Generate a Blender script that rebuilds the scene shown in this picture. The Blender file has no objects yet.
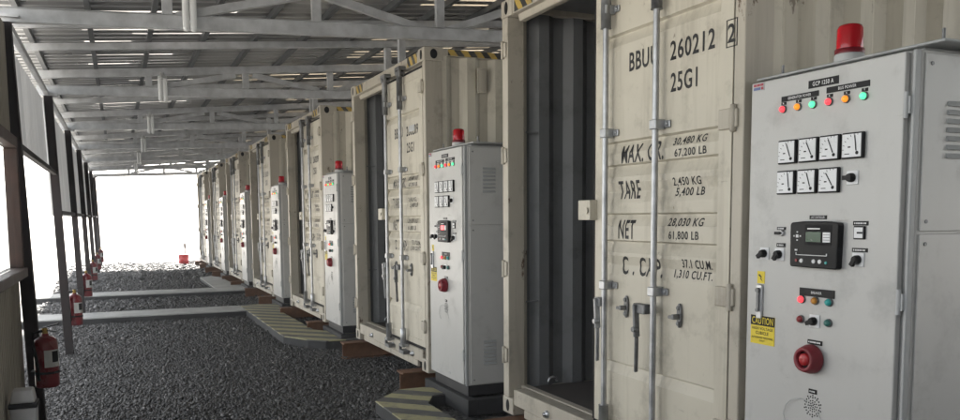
import bpy, bmesh, math, random
import numpy as np
from mathutils import Vector, Matrix
R = math.radians
random.seed(7)
S = bpy.context.scene
C = S.collection

# ------------------------------------------------------------------ camera, sky, sun, exposure
CAM = Vector((-2.5108, -2.8215, 1.6086))
YAW, PIT, ROLL = 0.41667, -0.09032, -0.00728
FPX, CY = 813.57, 290.53
s_, c_ = math.sin(YAW), math.cos(YAW)
rgt = Vector((c_, -s_, 0)); fwd = Vector((s_*math.cos(PIT), c_*math.cos(PIT), math.sin(PIT))); up = rgt.cross(fwd)
cr, sr = math.cos(ROLL), math.sin(ROLL)
r2 = cr*rgt + sr*up; u2 = -sr*rgt + cr*up
cd = bpy.data.cameras.new('camera'); cam = bpy.data.objects.new('camera', cd); C.objects.link(cam)
cam.matrix_world = Matrix(((r2.x, u2.x, -fwd.x, CAM.x), (r2.y, u2.y, -fwd.y, CAM.y), (r2.z, u2.z, -fwd.z, CAM.z), (0, 0, 0, 1)))
cd.sensor_fit = 'HORIZONTAL'; cd.sensor_width = 36; cd.lens = FPX/960*36; cd.shift_y = (CY-210)/960
cd.clip_start = .05; cd.clip_end = 5000
S.camera = cam

SUN_EL, SUN_AZ = R(38), R(4)          # azimuth measured from +Y towards +X
W = bpy.data.worlds.new('World'); S.world = W; W.use_nodes = True
nt = W.node_tree; nt.nodes.clear()
sky = nt.nodes.new('ShaderNodeTexSky'); sky.sky_type = 'NISHITA'; sky.sun_disc = False
sky.sun_elevation = SUN_EL; sky.sun_rotation = SUN_AZ; sky.air_density = 1.3; sky.dust_density = 1.5; sky.ozone_density = 1.0
bg = nt.nodes.new('ShaderNodeBackground'); bg.inputs[1].default_value = .12
wo = nt.nodes.new('ShaderNodeOutputWorld')
hs = nt.nodes.new('ShaderNodeHueSaturation'); hs.inputs['Saturation'].default_value = .25      # hazy white sky
nt.links.new(sky.outputs[0], hs.inputs['Color']); nt.links.new(hs.outputs[0], bg.inputs[0]); nt.links.new(bg.outputs[0], wo.inputs[0])
sd = bpy.data.lights.new('sun', 'SUN'); sd.energy = 5.0; sd.angle = R(.5); sd.color = (1, .95, .88)
sun = bpy.data.objects.new('sun', sd); C.objects.link(sun)
dirv = Vector((math.sin(SUN_AZ)*math.cos(SUN_EL), math.cos(SUN_AZ)*math.cos(SUN_EL), math.sin(SUN_EL)))
sun.rotation_euler = dirv.to_track_quat('Z', 'Y').to_euler(); sun.location = dirv*60
S.view_settings.view_transform = 'Standard'; S.view_settings.look = 'None'
S.view_settings.exposure = 2.38; S.view_settings.gamma = 1.0; S.view_settings.use_curve_mapping = False

# ------------------------------------------------------------------ materials
class NT:
    def __init__(s, name):
        s.m = bpy.data.materials.new(name); s.m.use_nodes = True; s.t = s.m.node_tree
        s.b = s.t.nodes['Principled BSDF']; s.co = s.t.nodes.new('ShaderNodeTexCoord')
    def n(s, kind, **kw):
        x = s.t.nodes.new(kind)
        for k, v in kw.items():
            if k.startswith('i_'):
                key = k[2:]; x.inputs[int(key) if key.isdigit() else key].default_value = v
            else: setattr(x, k, v)
        return x
    def l(s, a, b): s.t.links.new(a, b)
    def mapping(s, scale=(1, 1, 1), src='Object'):
        m = s.n('ShaderNodeMapping'); m.inputs['Scale'].default_value = scale; s.l(s.co.outputs[src], m.inputs[0]); return m.outputs[0]
    def noise(s, scale, vec=None, detail=4, rough=.55, ramp=None):
        x = s.n('ShaderNodeTexNoise'); x.inputs['Scale'].default_value = scale; x.inputs['Detail'].default_value = detail; x.inputs['Roughness'].default_value = rough
        s.l(vec if vec is not None else s.co.outputs['Object'], x.inputs['Vector'])
        o = x.outputs[0]
        if ramp: o = s.ramp(o, *ramp)
        return o
    def ramp(s, o, a, b):
        x = s.n('ShaderNodeMapRange'); x.inputs['From Min'].default_value = a; x.inputs['From Max'].default_value = b; s.l(o, x.inputs['Value']); return x.outputs[0]
    def mix(s, fac, a, b):
        x = s.n('ShaderNodeMix', data_type='RGBA')
        if hasattr(fac, 'links'): s.l(fac, x.inputs['Factor'])
        else: x.inputs['Factor'].default_value = fac
        for v, i in ((a, 'A'), (b, 'B')):
            k = [q for q in x.inputs if q.name == i and q.type == 'RGBA'][0]
            if hasattr(v, 'links'): s.l(v, k)
            else: k.default_value = (*v, 1)
        return [q for q in x.outputs if q.type == 'RGBA'][0]
    def math(s, op, a, b=None):
        x = s.n('ShaderNodeMath', operation=op)
        for i, v in enumerate((a, b)):
            if v is None: continue
            if hasattr(v, 'links'): s.l(v, x.inputs[i])
            else: x.inputs[i].default_value = v
        return x.outputs[0]
    def bump(s, h, strength=.3, dist=.01):
        x = s.n('ShaderNodeBump'); x.inputs['Strength'].default_value = strength; x.inputs['Distance'].default_value = dist
        s.l(h, x.inputs['Height']); s.l(x.outputs[0], s.b.inputs['Normal'])
    def set(s, color=None, rough=None, metal=None, spec=None):
        for k, v in (('Base Color', color), ('Roughness', rough), ('Metallic', metal), ('Specular IOR Level', spec)):
            if v is None: continue
            if hasattr(v, 'links'): s.l(v, s.b.inputs[k])
            else: s.b.inputs[k].default_value = (*v, 1) if isinstance(v, tuple) else v
        return s.m

def plain(name, col, rough=.5, metal=0, var=.12, scale=9, bump=0, emit=0):
    n = NT(name)
    o = n.noise(scale, ramp=(.3, .7))
    c = n.mix(o, tuple(x*(1-var) for x in col), tuple(min(1, x*(1+var)) for x in col))
    n.set(c, n.math('ADD', n.math('MULTIPLY', o, .12), rough-.06), metal)
    if bump: n.bump(n.noise(scale*12), bump, .004)
    if emit:
        n.b.inputs['Emission Color'].default_value = (*col, 1); n.b.inputs['Emission Strength'].default_value = emit
    return n.m

def container_paint(name, col, dirt, rust=.5, rough=.5, spot=.665):
    n = NT(name); gp = n.n('ShaderNodeNewGeometry'); PW = gp.outputs['Position']
    def mp(sc):
        m = n.n('ShaderNodeMapping'); m.inputs['Scale'].default_value = sc; n.l(PW, m.inputs[0]); return m.outputs[0]
    big = n.noise(1.3, PW, ramp=(.3, .75))
    c = n.mix(big, tuple(x*(.94 if 'cabinet' in name else .84) for x in col), col)
    streak = n.noise(1, mp((9, 9, .55)), 6, .65, (.52, .78))
    c = n.mix(n.math('MULTIPLY', streak, .6), c, dirt)
    grime = n.noise(3.2, PW, 8, .7, (.53, .72))
    c = n.mix(n.math('MULTIPLY', grime, .5), c, tuple(x*.55 for x in dirt))
    geo = n.n('ShaderNodeSeparateXYZ'); n.l(n.co.outputs['Object'], geo.inputs[0])
    spots = n.noise(7.5, mp((1, 1, .45)), 9, .72, (spot, spot+.04))
    sp2 = n.noise(24, mp((1, 1, .5)), 6, .7, (.69, .73))
    spots = n.math('MAXIMUM', spots, sp2)
    c = n.mix(n.math('MULTIPLY', spots, rust), c, (.085, .045, .025))
    scuff = n.noise(18, mp((1, .25, 1.6)), 7, .7, (.66, .72))
    c = n.mix(n.math('MULTIPLY', scuff, .35), c, (.16, .14, .11))
    n.set(c, n.math('ADD', n.math('MULTIPLY', grime, .2), rough))
    n.bump(n.noise(38, None, 5), .12, .003)
    return n.m

M = {}
M['cream'] = container_paint('cream_container_paint', (.60, .56, .465), (.27, .24, .18), .7, .5, .645)
M['cream_frame'] = container_paint('cream_frame_paint', (.49, .45, .375), (.17, .14, .10), .95, .5, .615)
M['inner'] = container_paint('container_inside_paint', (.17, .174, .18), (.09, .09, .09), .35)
M['floor'] = plain('container_plywood_floor', (.075, .065, .06), .6, 0, .3, 6)
M['galv'] = plain('galvanised_steel', (.40, .41, .425), .38, .75, .25, 14, .15)
M['galv_dark'] = plain('worn_dark_steel', (.19, .193, .197), .5, .6, .35, 20, .2)
M['rubber'] = plain('black_rubber', (.008, .008, .009), .65, 0, .3)
M['black_print'] = plain('black_stencil_paint', (.012, .012, .013), .6, 0, .5, 30)
M['white_print'] = plain('white_print', (.75, .75, .75), .5)
def hazard(name, kx, ky, kz, period, c1, c2, wear=.3, src='Object'):
    n = NT(name); g = n.n('ShaderNodeSeparateXYZ'); n.l(n.co.outputs[src], g.inputs[0])
    a = n.math('ADD', n.math('MULTIPLY', g.outputs[0], kx), n.math('ADD', n.math('MULTIPLY', g.outputs[1], ky), n.math('MULTIPLY', g.outputs[2], kz)))
    a = n.math('ADD', a, n.math('MULTIPLY', n.noise(14), .03))
    fr = n.math('FRACT', n.math('ADD', n.math('DIVIDE', a, period), 100.0))
    st = n.math('GREATER_THAN', fr, .5)
    c = n.mix(st, c1, c2)
    w = n.noise(9, None, 8, .7, (.5, .7))
    c = n.mix(n.math('MULTIPLY', w, wear), c, (.17, .16, .14))
    n.set(c, .65); n.bump(n.noise(60), .2, .004)
    return n.m
M['hazard'] = hazard('yellow_black_hazard_paint', 1, -1, .8, .13, (.03, .03, .03), (.48, .33, .07), .65)
M['kerb_stripe'] = hazard('striped_kerb_paint', 1, 1, 0, .44, (.085, .085, .083), (.35, .325, .18), .95)
n = NT('kerb_concrete')
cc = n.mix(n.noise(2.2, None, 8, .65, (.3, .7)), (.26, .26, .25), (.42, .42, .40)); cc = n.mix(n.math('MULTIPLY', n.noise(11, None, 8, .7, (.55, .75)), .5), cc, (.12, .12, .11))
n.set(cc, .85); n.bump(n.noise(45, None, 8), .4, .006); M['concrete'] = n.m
M['dark_concrete'] = plain('dark_grey_concrete', (.032, .032, .033), .8, 0, .35, 5, .3)  # much darker grey than the kerb tops; kerb sides and base frame
n = NT('rusty_steel')
cc = n.mix(n.noise(6, None, 8, .7, (.3, .7)), (.085, .040, .02), (.21, .10, .05)); cc = n.mix(n.noise(25, None, 6, .7, (.6, .75)), cc, (.04, .025, .02))
n.set(cc, .8); n.bump(n.noise(40, None, 6), .4, .005); M['rust'] = n.m
M['cab'] = container_paint('grey_cabinet_enamel', (.515, .512, .495), (.47, .465, .445), .07, .36)
M['cab_side'] = M['cab']
M['cab_edge'] = plain('cabinet_edge_grey', (.36, .37, .37), .45, 0, .1)
M['plinth'] = plain('black_plinth_paint', (.025, .025, .027), .5, 0, .3)
M['black'] = plain('black_plastic', (.009, .009, .010), .45, 0, .2)
for k_ in ('black', 'rubber'): M[k_].node_tree.nodes['Principled BSDF'].inputs['Specular IOR Level'].default_value = .2
M['meter'] = plain('white_dial', (.72, .73, .74), .3, 0, .05)
M['steel'] = plain('bright_steel', (.55, .56, .58), .3, .85, .15)
M['red'] = plain('red_gloss', (.42, .025, .03), .3, 0, .15)
M['siren_red'] = plain('siren_dark_red', (.20, .012, .022), .45, 0, .2)
M['lcd'] = plain('green_lcd', (.03, .075, .04), .25)
M['yellow'] = plain('sign_yellow', (.72, .56, .02), .5, 0, .08)
M['blue'] = plain('logo_blue', (.10, .13, .28), .5); M['logo_red'] = plain('logo_red', (.35, .04, .06), .5)
M['l_red'] = plain('lit_red_lens', (.75, .04, .05), .3, emit=.45); M['l_or'] = plain('lit_orange_lens', (.8, .24, .02), .3, emit=.22); M['l_gr'] = plain('lit_green_lens', (.08, .72, .30), .3, emit=.35)
M['l_redoff'] = plain('dull_red_lens', (.25, .025, .03), .3); M['l_teal'] = plain('teal_lens', (.03, .35, .33), .3); M['l_tealoff'] = plain('dull_teal_lens', (.03, .15, .13), .3); M['l_amb'] = plain('amber_lens', (.55, .24, .03), .3)
n = NT('red_beacon_lens')
n.set((.55, .010, .02), .08); n.b.inputs['Transmission Weight'].default_value = .35; n.b.inputs['Subsurface Weight'].default_value = 0; M['beacon'] = n.m
M['beacon_dark'] = plain('beacon_base_ring', (.16, .008, .015), .35)
M['plastic_grey'] = plain('grey_plastic', (.45, .46, .46), .5)
M['truss'] = plain('silver_truss_paint', (.50, .51, .525), .42, .35, .2, 8, .1)
M['purlin'] = plain('dull_purlin_steel', (.10, .105, .11), .5, .3, .3)
n = NT('corrugated_roof_steel')
pat = n.noise(.55, n.mapping((.35, 2.2, 1)), 6, .6, (.35, .7))
cc = n.mix(pat, (.30, .302, .305), (.52, .52, .515)); rs = n.noise(2.2, n.mapping((.25, 3, 1)), 7, .7, (.58, .75)); cc = n.mix(n.math('MULTIPLY', rs, .5), cc, (.13, .115, .10))
n.set(cc, n.ramp(n.noise(3, n.mapping((.3, 1, 1))), -.1, 1.7), .6); M['roof'] = n.m
n = NT('grey_cladding_sheet')
cc = n.mix(n.noise(1.5, n.mapping((1, 4, .4)), 6, .6, (.3, .7)), (.48, .485, .49), (.66, .66, .66)); n.set(cc, .5, 0)
tb = n.n('ShaderNodeBsdfTranslucent'); n.l(cc, tb.inputs[0]); mx = n.n('ShaderNodeMixShader', i_0=.5); n.l(n.b.outputs[0], mx.inputs[1]); n.l(tb.outputs[0], mx.inputs[2]); n.l(mx.outputs[0], n.t.nodes['Material Output'].inputs[0]); M['cladding'] = n.m
for nm, col in (('translucent_roof_strip', (.80, .78, .75)), ('warm_roof_strip', (.60, .55, .47))):  # translucent strips added to give the roof bright streaks, white and warm
    n = NT(nm); cc = n.mix(n.noise(2.5, n.mapping((.5, 3, 1)), 6, .6, (.35, .7)), tuple(x*.45 for x in col), col); n.set(cc, .5)
    tb = n.n('ShaderNodeBsdfTranslucent'); n.l(cc, tb.inputs[0]); mx = n.n('ShaderNodeMixShader', i_0=.8); n.l(n.b.outputs[0], mx.inputs[1]); n.l(tb.outputs[0], mx.inputs[2]); n.l(mx.outputs[0], n.t.nodes['Material Output'].inputs[0]); M[nm] = n.m
hm = bpy.data.materials.new('glare_haze'); hm.use_nodes = True; ht = hm.node_tree; ht.nodes.remove(ht.nodes['Principled BSDF'])
pv = ht.nodes.new('ShaderNodeVolumePrincipled'); pv.inputs['Density'].default_value = .004; pv.inputs['Color'].default_value = (.95, .95, .95, 1)
ht.links.new(pv.outputs[0], ht.nodes['Material Output'].inputs['Volume']); M['glare_haze'] = hm
M['post'] = plain('dark_red_oxide_post', (.014, .009, .009), .85, 0, .35, 6)
M['brown'] = plain('brown_timber', (.05, .024, .017), .6, 0, .3, 7)
n = NT('beige_boarding')
cc = n.mix(n.noise(2, n.mapping((1, 18, .5)), 6, .65, (.3, .7)), (.26, .235, .19), (.40, .365, .30)); n.set(cc, .7); n.bump(n.noise(30, n.mapping((1, 3, .3))), .3, .005); M['boards'] = n.m
n = NT('window_glass'); n.set((.9, .95, .95), .02); n.b.inputs['Transmission Weight'].default_value = 1; n.b.inputs['IOR'].default_value = 1.05; M['glass'] = n.m
M['ext_red'] = plain('extinguisher_red', (.19, .012, .018), .28, 0, .15)
M['paper'] = plain('paper_label', (.6, .6, .58), .6, 0, .15, 12)
M['brass'] = plain('brass', (.45, .30, .08), .35, .8)
n = NT('fluorescent_glass'); n.set((.85, .86, .86), .2); n.b.inputs['Transmission Weight'].default_value = .15; M['tube'] = n.m
M['bin_white'] = plain('pale_bin_plastic', (.42, .42, .42), .5)
n = NT('gravel_stone')
g = n.n('ShaderNodeNewGeometry'); cc = n.n('ShaderNodeValToRGB'); e = cc.color_ramp.elements
e[0].color = (.012, .012, .012, 1); e[1].color = (.30, .29, .28, 1); e.new(.55).color = (.045, .044, .042, 1); e.new(.88).color = (.080, .077, .074, 1)
n.l(g.outputs['Random Per Island'], cc.inputs[0])
n.set(n.mix(n.noise(40, ramp=(.3, .7)), cc.outputs[0], (.055, .053, .051)), .62); M['stone'] = n.m
# ground: gravel inside the shed, pale dusty yard outside it
n = NT('gravel_and_yard_ground')
vo = n.n('ShaderNodeTexVoronoi', feature='F1'); vo.inputs['Scale'].default_value = 26; n.l(n.co.outputs['Object'], vo.inputs['Vector'])
sc = n.n('ShaderNodeSeparateColor'); n.l(vo.outputs['Color'], sc.inputs[0])
gr = n.mix(sc.outputs[0], (.035, .035, .037), (.19, .187, .182)); gr = n.mix(n.noise(1.2, ramp=(.4, .7)), gr, n.mix(sc.outputs[1], (.05, .05, .05), (.22, .215, .205)))
g = n.n('ShaderNodeSeparateXYZ'); n.l(n.co.outputs['Object'], g.inputs[0])
wob = n.math('MULTIPLY', n.math('SUBTRACT', n.noise(.8), .5), 1.0)
fy = n.ramp(n.math('ADD', g.outputs[1], wob), 33.5, 35.5); fx = n.ramp(n.math('ADD', g.outputs[0], wob), -3.9, -4.6); fx2 = n.ramp(g.outputs[0], 9, 10)
out = n.math('MAXIMUM', n.math('MAXIMUM', fy, fx), fx2)
yard = n.mix(n.noise(.4, None, 8, .6, (.3, .7)), (.50, .48, .44), (.60, .575, .53)); n.set(n.mix(out, gr, yard), .9)
n.bump(n.math('MULTIPLY', n.math('SUBTRACT', 1.0, vo.outputs['Distance']), n.math('SUBTRACT', 1.0, out)), .9, .03)
M['ground'] = n.m

# ------------------------------------------------------------------ mesh helpers
class MB:
    def __init__(s): s.v = []; s.f = []; s.smooth = []
    def add(s, vs, fs, smooth=False):
        o = len(s.v); s.v += [tuple(x) for x in vs]; s.f += [tuple(i+o for i in f) for f in fs]; s.smooth += [smooth]*len(fs); return s
    def box(s, x0, x1, y0, y1, z0, z1):
        v = [(x, y, z) for x in (x0, x1) for y in (y0, y1) for z in (z0, z1)]
        return s.add(v, [(0, 1, 3, 2), (4, 6, 7, 5), (0, 4, 5, 1), (2, 3, 7, 6), (0, 2, 6, 4), (1, 5, 7, 3)])
    def bar(s, p, q, w, h, up=(0, 0, 1)):
        p, q = Vector(p), Vector(q); d = (q-p).normalized(); a = d.cross(Vector(up)).normalized(); b = a.cross(d)
        v = [t+a*i*w/2+b*j*h/2 for t in (p, q) for i, j in ((-1, -1), (1, -1), (1, 1), (-1, 1))]
        return s.add(v, [(3, 2, 1, 0), (4, 5, 6, 7)]+[(i, (i+1) % 4, 4+(i+1) % 4, 4+i) for i in range(4)])
    def lathe(s, p, axis, prof, n=16, smooth=True, caps=True):
        p = Vector(p); d = Vector(axis).normalized(); a = d.orthogonal().normalized(); b = d.cross(a); vs = []; fs = []
        for r, h in prof: vs += [p+d*h+(a*math.cos(t)+b*math.sin(t))*r for t in [2*math.pi*k/n for k in range(n)]]
        for i in range(len(prof)-1): fs += [(i*n+k, i*n+(k+1) % n, (i+1)*n+(k+1) % n, (i+1)*n+k) for k in range(n)]
        s.add(vs, fs, smooth)
        if caps: s.add(vs[:n], [tuple(range(n-1, -1, -1))]); s.add(vs[-n:], [tuple(range(n))])
        return s
    def tube(s, p, q, r, n=10):
        p, q = Vector(p), Vector(q); return s.lathe(p, q-p, [(r, 0), (r, (q-p).length)], n)
    def path(s, pts, r, n=8):
        pts = [Vector(p) for p in pts]; rings = []
        for i, p in enumerate(pts):
            d = (pts[min(i+1, len(pts)-1)]-pts[max(i-1, 0)]).normalized(); a = d.cross(Vector((.31, .57, .76))).normalized(); b = d.cross(a)
            rings.append([p+(a*math.cos(t)+b*math.sin(t))*r for t in [2*math.pi*k/n for k in range(n)]])
        vs = sum(rings, []); fs = [(i*n+k, i*n+(k+1) % n, (i+1)*n+(k+1) % n, (i+1)*n+k) for i in range(len(pts)-1) for k in range(n)]
        s.add(vs, fs, True); s.add(rings[0], [tuple(range(n))]); s.add(rings[-1], [tuple(range(n))]); return s
    def prism(s, poly, z0, z1, f=lambda a, b, h: (a, b, h)):
        n = len(poly); v = [f(a, b, z0) for a, b in poly]+[f(a, b, z1) for a, b in poly]
        return s.add(v, [tuple(range(n-1, -1, -1)), tuple(range(n, 2*n))]+[(i, (i+1) % n, n+(i+1) % n, n+i) for i in range(n)])
    def sheet(s, prof, h0, h1, th, f):
        """profile (u, depth) extruded over h; f(u, depth, h) -> xyz; a thin closed sheet"""
        n = len(prof); v = [f(u, d+t, h) for h in (h0, h1) for t in (0, th) for u, d in prof]; fs = []
        I = lambda h, t, i: h*2*n+t*n+i
        for i in range(n-1):
            fs += [(I(0, 0, i), I(0, 0, i+1), I(1, 0, i+1), I(1, 0, i)), (I(0, 1, i+1), I(0, 1, i), I(1, 1, i), I(1, 1, i+1)),
                   (I(0, 0, i), I(0, 1, i), I(0, 1, i+1), I(0, 0, i+1)), (I(1, 0, i+1), I(1, 1, i+1), I(1, 1, i), I(1, 0, i))]
        fs += [(I(0, 0, 0), I(1, 0, 0), I(1, 1, 0), I(0, 1, 0)), (I(0, 0, n-1), I(0, 1, n-1), I(1, 1, n-1), I(1, 0, n-1))]
        return s.add(v, fs)
    def build(s, name, mat, parent=None, bevel=0, seg=2, org=None):
        if org is None: org = parent['_o'] if parent is not None and '_o' in parent else (0, 0, 0)
        me = bpy.data.meshes.new(name); o = Vector(org)
        me.from_pydata([tuple(Vector(v)-o) for v in s.v], [], s.f)
        for p, sm in zip(me.polygons, s.smooth): p.use_smooth = sm
        bm = bmesh.new(); bm.from_mesh(me); bmesh.ops.recalc_face_normals(bm, faces=bm.faces)
        if bevel:
            bmesh.ops.remove_doubles(bm, verts=bm.verts, dist=1e-5)
            es = [e for e in bm.edges if len(e.link_faces) == 2 and e.calc_face_angle(0) > .6]
            bmesh.ops.bevel(bm, geom=es, offset=bevel, segments=seg, affect='EDGES', profile=.5, clamp_overlap=True)
        bm.to_mesh(me); bm.free()
        me.materials.append(mat if not isinstance(mat, str) else M[mat])
        ob = bpy.data.objects.new(name, me); C.objects.link(ob)
        if parent is not None: ob.parent = parent; ob['_o'] = tuple(org)
        return ob

def thing(name, loc=(0, 0, 0)):
    o = bpy.data.objects.new(name, None); C.objects.link(o); o.location = loc; o.empty_display_size = .2; o['_o'] = tuple(loc); return o
def tag(o, label=None, cat=None, group=None, kind=None):
    if label and not kind: kind = 'thing'
    for k, v in (('label', label), ('category', cat), ('group', group), ('kind', kind)):
        if v: o[k] = v
    return o
def kids(o): return list(o.children)
def copy_tree(o, parent=None):
    c = o.copy(); C.objects.link(c); c.parent = parent
    for ch in kids(o): copy_tree(ch, c)
    return c

_txt = {}
def text_geo(st, bold=0.0):
    if (st, bold) in _txt: return _txt[(st, bold)]
    cu = bpy.data.curves.new('text', 'FONT'); cu.body = st; cu.resolution_u = 3; cu.offset = bold; cu.fill_mode = 'FRONT'; cu.space_character = 1.12
    ob = bpy.data.objects.new('text', cu); C.objects.link(ob); dg = bpy.context.evaluated_depsgraph_get()
    me = bpy.data.meshes.new_from_object(ob.evaluated_get(dg)); bpy.data.objects.remove(ob); bpy.data.curves.remove(cu)
    v = np.array([x.co[:2] for x in me.vertices]); f = [tuple(p.vertices) for p in me.polygons]; bpy.data.meshes.remove(me)
    lo, hi = v.min(0), v.max(0); v = (v-lo)/(hi-lo); _txt[(st, bold)] = (v, f); return v, f
def put_text(mb, st, y0, y1, z0, z1, xf, bold=0.0):
    """text on a face that looks to -X: left edge y0, right edge y1 (y1 < y0); xf = x or function of z"""
    v, f = text_geo(st, bold)
    mb.add([(xf if not callable(xf) else xf(z0+b*(z1-z0)), y0+a*(y1-y0), z0+b*(z1-z0)) for a, b in v], f)

# ------------------------------------------------------------------ setting: ground, gravel
g = MB(); N = 40
g.add([(-2000, -2000, 0), (2000, -2000, 0), (2000, 2000, 0), (-2000, 2000, 0)], [(0, 1, 2, 3)])
tag(g.build('ground', 'ground'), kind='structure')

def stones(regs, name):
    t = (1+5**.5)/2
    iv = np.array([(-1, t, 0), (1, t, 0), (-1, -t, 0), (1, -t, 0), (0, -1, t), (0, 1, t), (0, -1, -t), (0, 1, -t), (t, 0, -1), (t, 0, 1), (-t, 0, -1), (-t, 0, 1)])/1.902
    fi = np.array([(0, 11, 5), (0, 5, 1), (0, 1, 7), (0, 7, 10), (0, 10, 11), (1, 5, 9), (5, 11, 4), (11, 10, 2), (10, 7, 6), (7, 1, 8), (3, 9, 4), (3, 4, 2), (3, 2, 6), (3, 6, 8), (3, 8, 9), (4, 9, 5), (2, 4, 11), (6, 2, 10), (8, 6, 7), (9, 8, 1)])
    rg = np.random.default_rng(3); V = []; n0 = 0
    for x0, x1, y0, y1, dens, rad in regs:
        n = int((x1-x0)*(y1-y0)*dens)
        p = np.c_[rg.uniform(x0, x1, n), rg.uniform(y0, y1, n)]
        r = rad*np.exp(rg.normal(0, .28, n))
        q = rg.normal(size=(n, 4)); q /= np.linalg.norm(q, axis=1)[:, None]; w, x, y, z = q.T
        Rm = np.stack([np.stack([1-2*(y*y+z*z), 2*(x*y-z*w), 2*(x*z+y*w)], -1), np.stack([2*(x*y+z*w), 1-2*(x*x+z*z), 2*(y*z-x*w)], -1), np.stack([2*(x*z-y*w), 2*(y*z+x*w), 1-2*(x*x+y*y)], -1)], 1)
        sh = iv[None]*rg.uniform(.72, 1.25, (n, 12, 1))*np.stack([rg.uniform(.9, 1.35, n), rg.uniform(.7, 1.1, n), rg.uniform(.5, .8, n)], -1)[:, None]
        vv = np.einsum('nij,nkj->nki', Rm, sh)*r[:, None, None]
        vv[..., 2] *= .8
        vv[..., 0] += p[:, :1]; vv[..., 1] += p[:, 1:]; vv[..., 2] += (r*rg.uniform(0.0, .75, n))[:, None]
        V.append(vv.reshape(-1, 3))
    V = np.concatenate(V); n = len(V)//12
    F = (fi[None]+12*np.arange(n)[:, None, None]).reshape(-1)
    me = bpy.data.meshes.new(name); me.vertices.add(len(V)); me.vertices.foreach_set('co', V.astype(np.float32).ravel())
    me.loops.add(len(F)); me.loops.foreach_set('vertex_index', F.astype(np.int32))
    me.polygons.add(len(F)//3); me.polygons.foreach_set('loop_start', np.arange(0, len(F), 3, dtype=np.int32)); me.polygons.foreach_set('loop_total', np.full(len(F)//3, 3, np.int32))
    me.update(); me.validate(); me.materials.append(M['stone'])
    o = bpy.data.objects.new(name, me); C.objects.link(o); return o
tag(stones([(-3.5, .6, 3.4, 8.6, 3300, .0125), (-3.6, .5, 8.6, 13, 1700, .0165), (-3.9, .5, 13, 20, 750, .024), (-4.0, .3, 20, 29, 280, .034)], 'gravel'),
    'loose dark grey crushed stone covering the shed floor', 'gravel', kind='stuff')

# ------------------------------------------------------------------ the open shed
P = 4.012
shed = thing('open_shed', (-3.1, -.06, 0)); tag(shed, 'long open steel shed with corrugated roof on slim dark posts', 'shed')
zr = lambda x: 3.555+.085*x          # centre of the sloping top chords
zb = lambda x: 3.222+.036*x          # centre of the bottom chords
TY = [-.06+P*k for k in range(-3, 8)]; K0 = 3       # TY[K0+1] is the first truss in the picture
XL, XR = -3.35, 7.2
YE = TY[-1]+.5
for k, y in enumerate(TY):
    dz = -.05 if k == K0+1 else 0
    t = MB(); t.bar((-3.3, y, zb(-3.3)+dz), (6.6, y, zb(6.6)), .06, .105, (0, 0, 1)); t.bar((-3.3, y, zb(-3.3)+dz+.0525-.004), (6.6, y, zb(6.6)+.0485), .10, .006)
    t.bar((XL, y, zr(XL)+dz*.5), (XR, y, zr(XR)), .06, .09)
    tr = t.build('roof_truss', 'truss', shed, .004, 1)
    xs = [-2.1, -.96, .12, 1.2, 2.3, 3.4, 4.5, 5.6]
    for j, x in enumerate(xs):
        MB().bar((x, y-.005, zb(x)+.054+dz), (x, y-.005, zr(x)-.046), .075, .05, (0, 1, 0)).build('strut', 'truss', tr, .003, 1)
        x2 = x+(1.0 if j % 2 else -1.0)
        if j % 2: a, b = (x+.09, zr(x+.09)-.06), (x2-.06, zb(x2)+.05+dz)
        else: a, b = (x+.07, zb(x)+.055+dz), (x+1.02, zr(x+1.02)-.06)
        MB().bar((a[0], y+.012, a[1]), (b[0], y+.012, b[1]), .05, .065).build('diagonal', 'truss', tr, .003, 1)
    for q in (1.34, 2.38):
        if k == len(TY)-1: break
        yy = y+q
        MB().bar((XL, yy, zr(XL)), (XR, yy, zr(XR)), .055, .068).build('rafter', 'truss', shed, .004, 1)
        x = .22 if q < 2 else .40
        for xx in (x, 4.6):
            MB().bar((xx, yy, 3.10), (xx, yy, zr(xx)-.044), .07, .06, (0, 1, 0)).build('stub_post', 'truss', shed, .003, 1)
    p = MB().bar((-3.105, y, -.05), (-3.19, y, zb(-3.1)-.056+dz), .10, .09, (1, 0, 0)); po = p.build('post', 'post', shed, .004, 1)
    MB().box(-3.29, -3.09, y-.075, y+.075, zb(-3.1)-.075, zb(-3.1)-.056).build('cap_plate', 'truss', po)
x = -3.2
while x < XR:
    MB().box(x-.022, x+.022, TY[0]-.4, YE, zr(x)+.046, zr(x)+.105).build('purlin', 'purlin', shed); x += .53
def corr(y0, y1, pitch, depth, flat=.3):
    pr = []; y = y0; a = pitch*flat; b = pitch*(.5-flat)
    while y < y1: pr += [(y, 0), (y+a, 0), (y+a+b, depth), (y+2*a+b, depth)]; y += pitch
    return pr
PR = corr(TY[0]-.5, YE, .19, .032, .33); rr = random.Random(5)
cols = [XL-.15, -2.75, -2.3, -1.85, -1.4, -.9, .3, 1.2, 2.4, XR+.2]
steel, clear, warm = MB(), MB(), MB()
nr = len(PR)//4; rowc = 0
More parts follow.
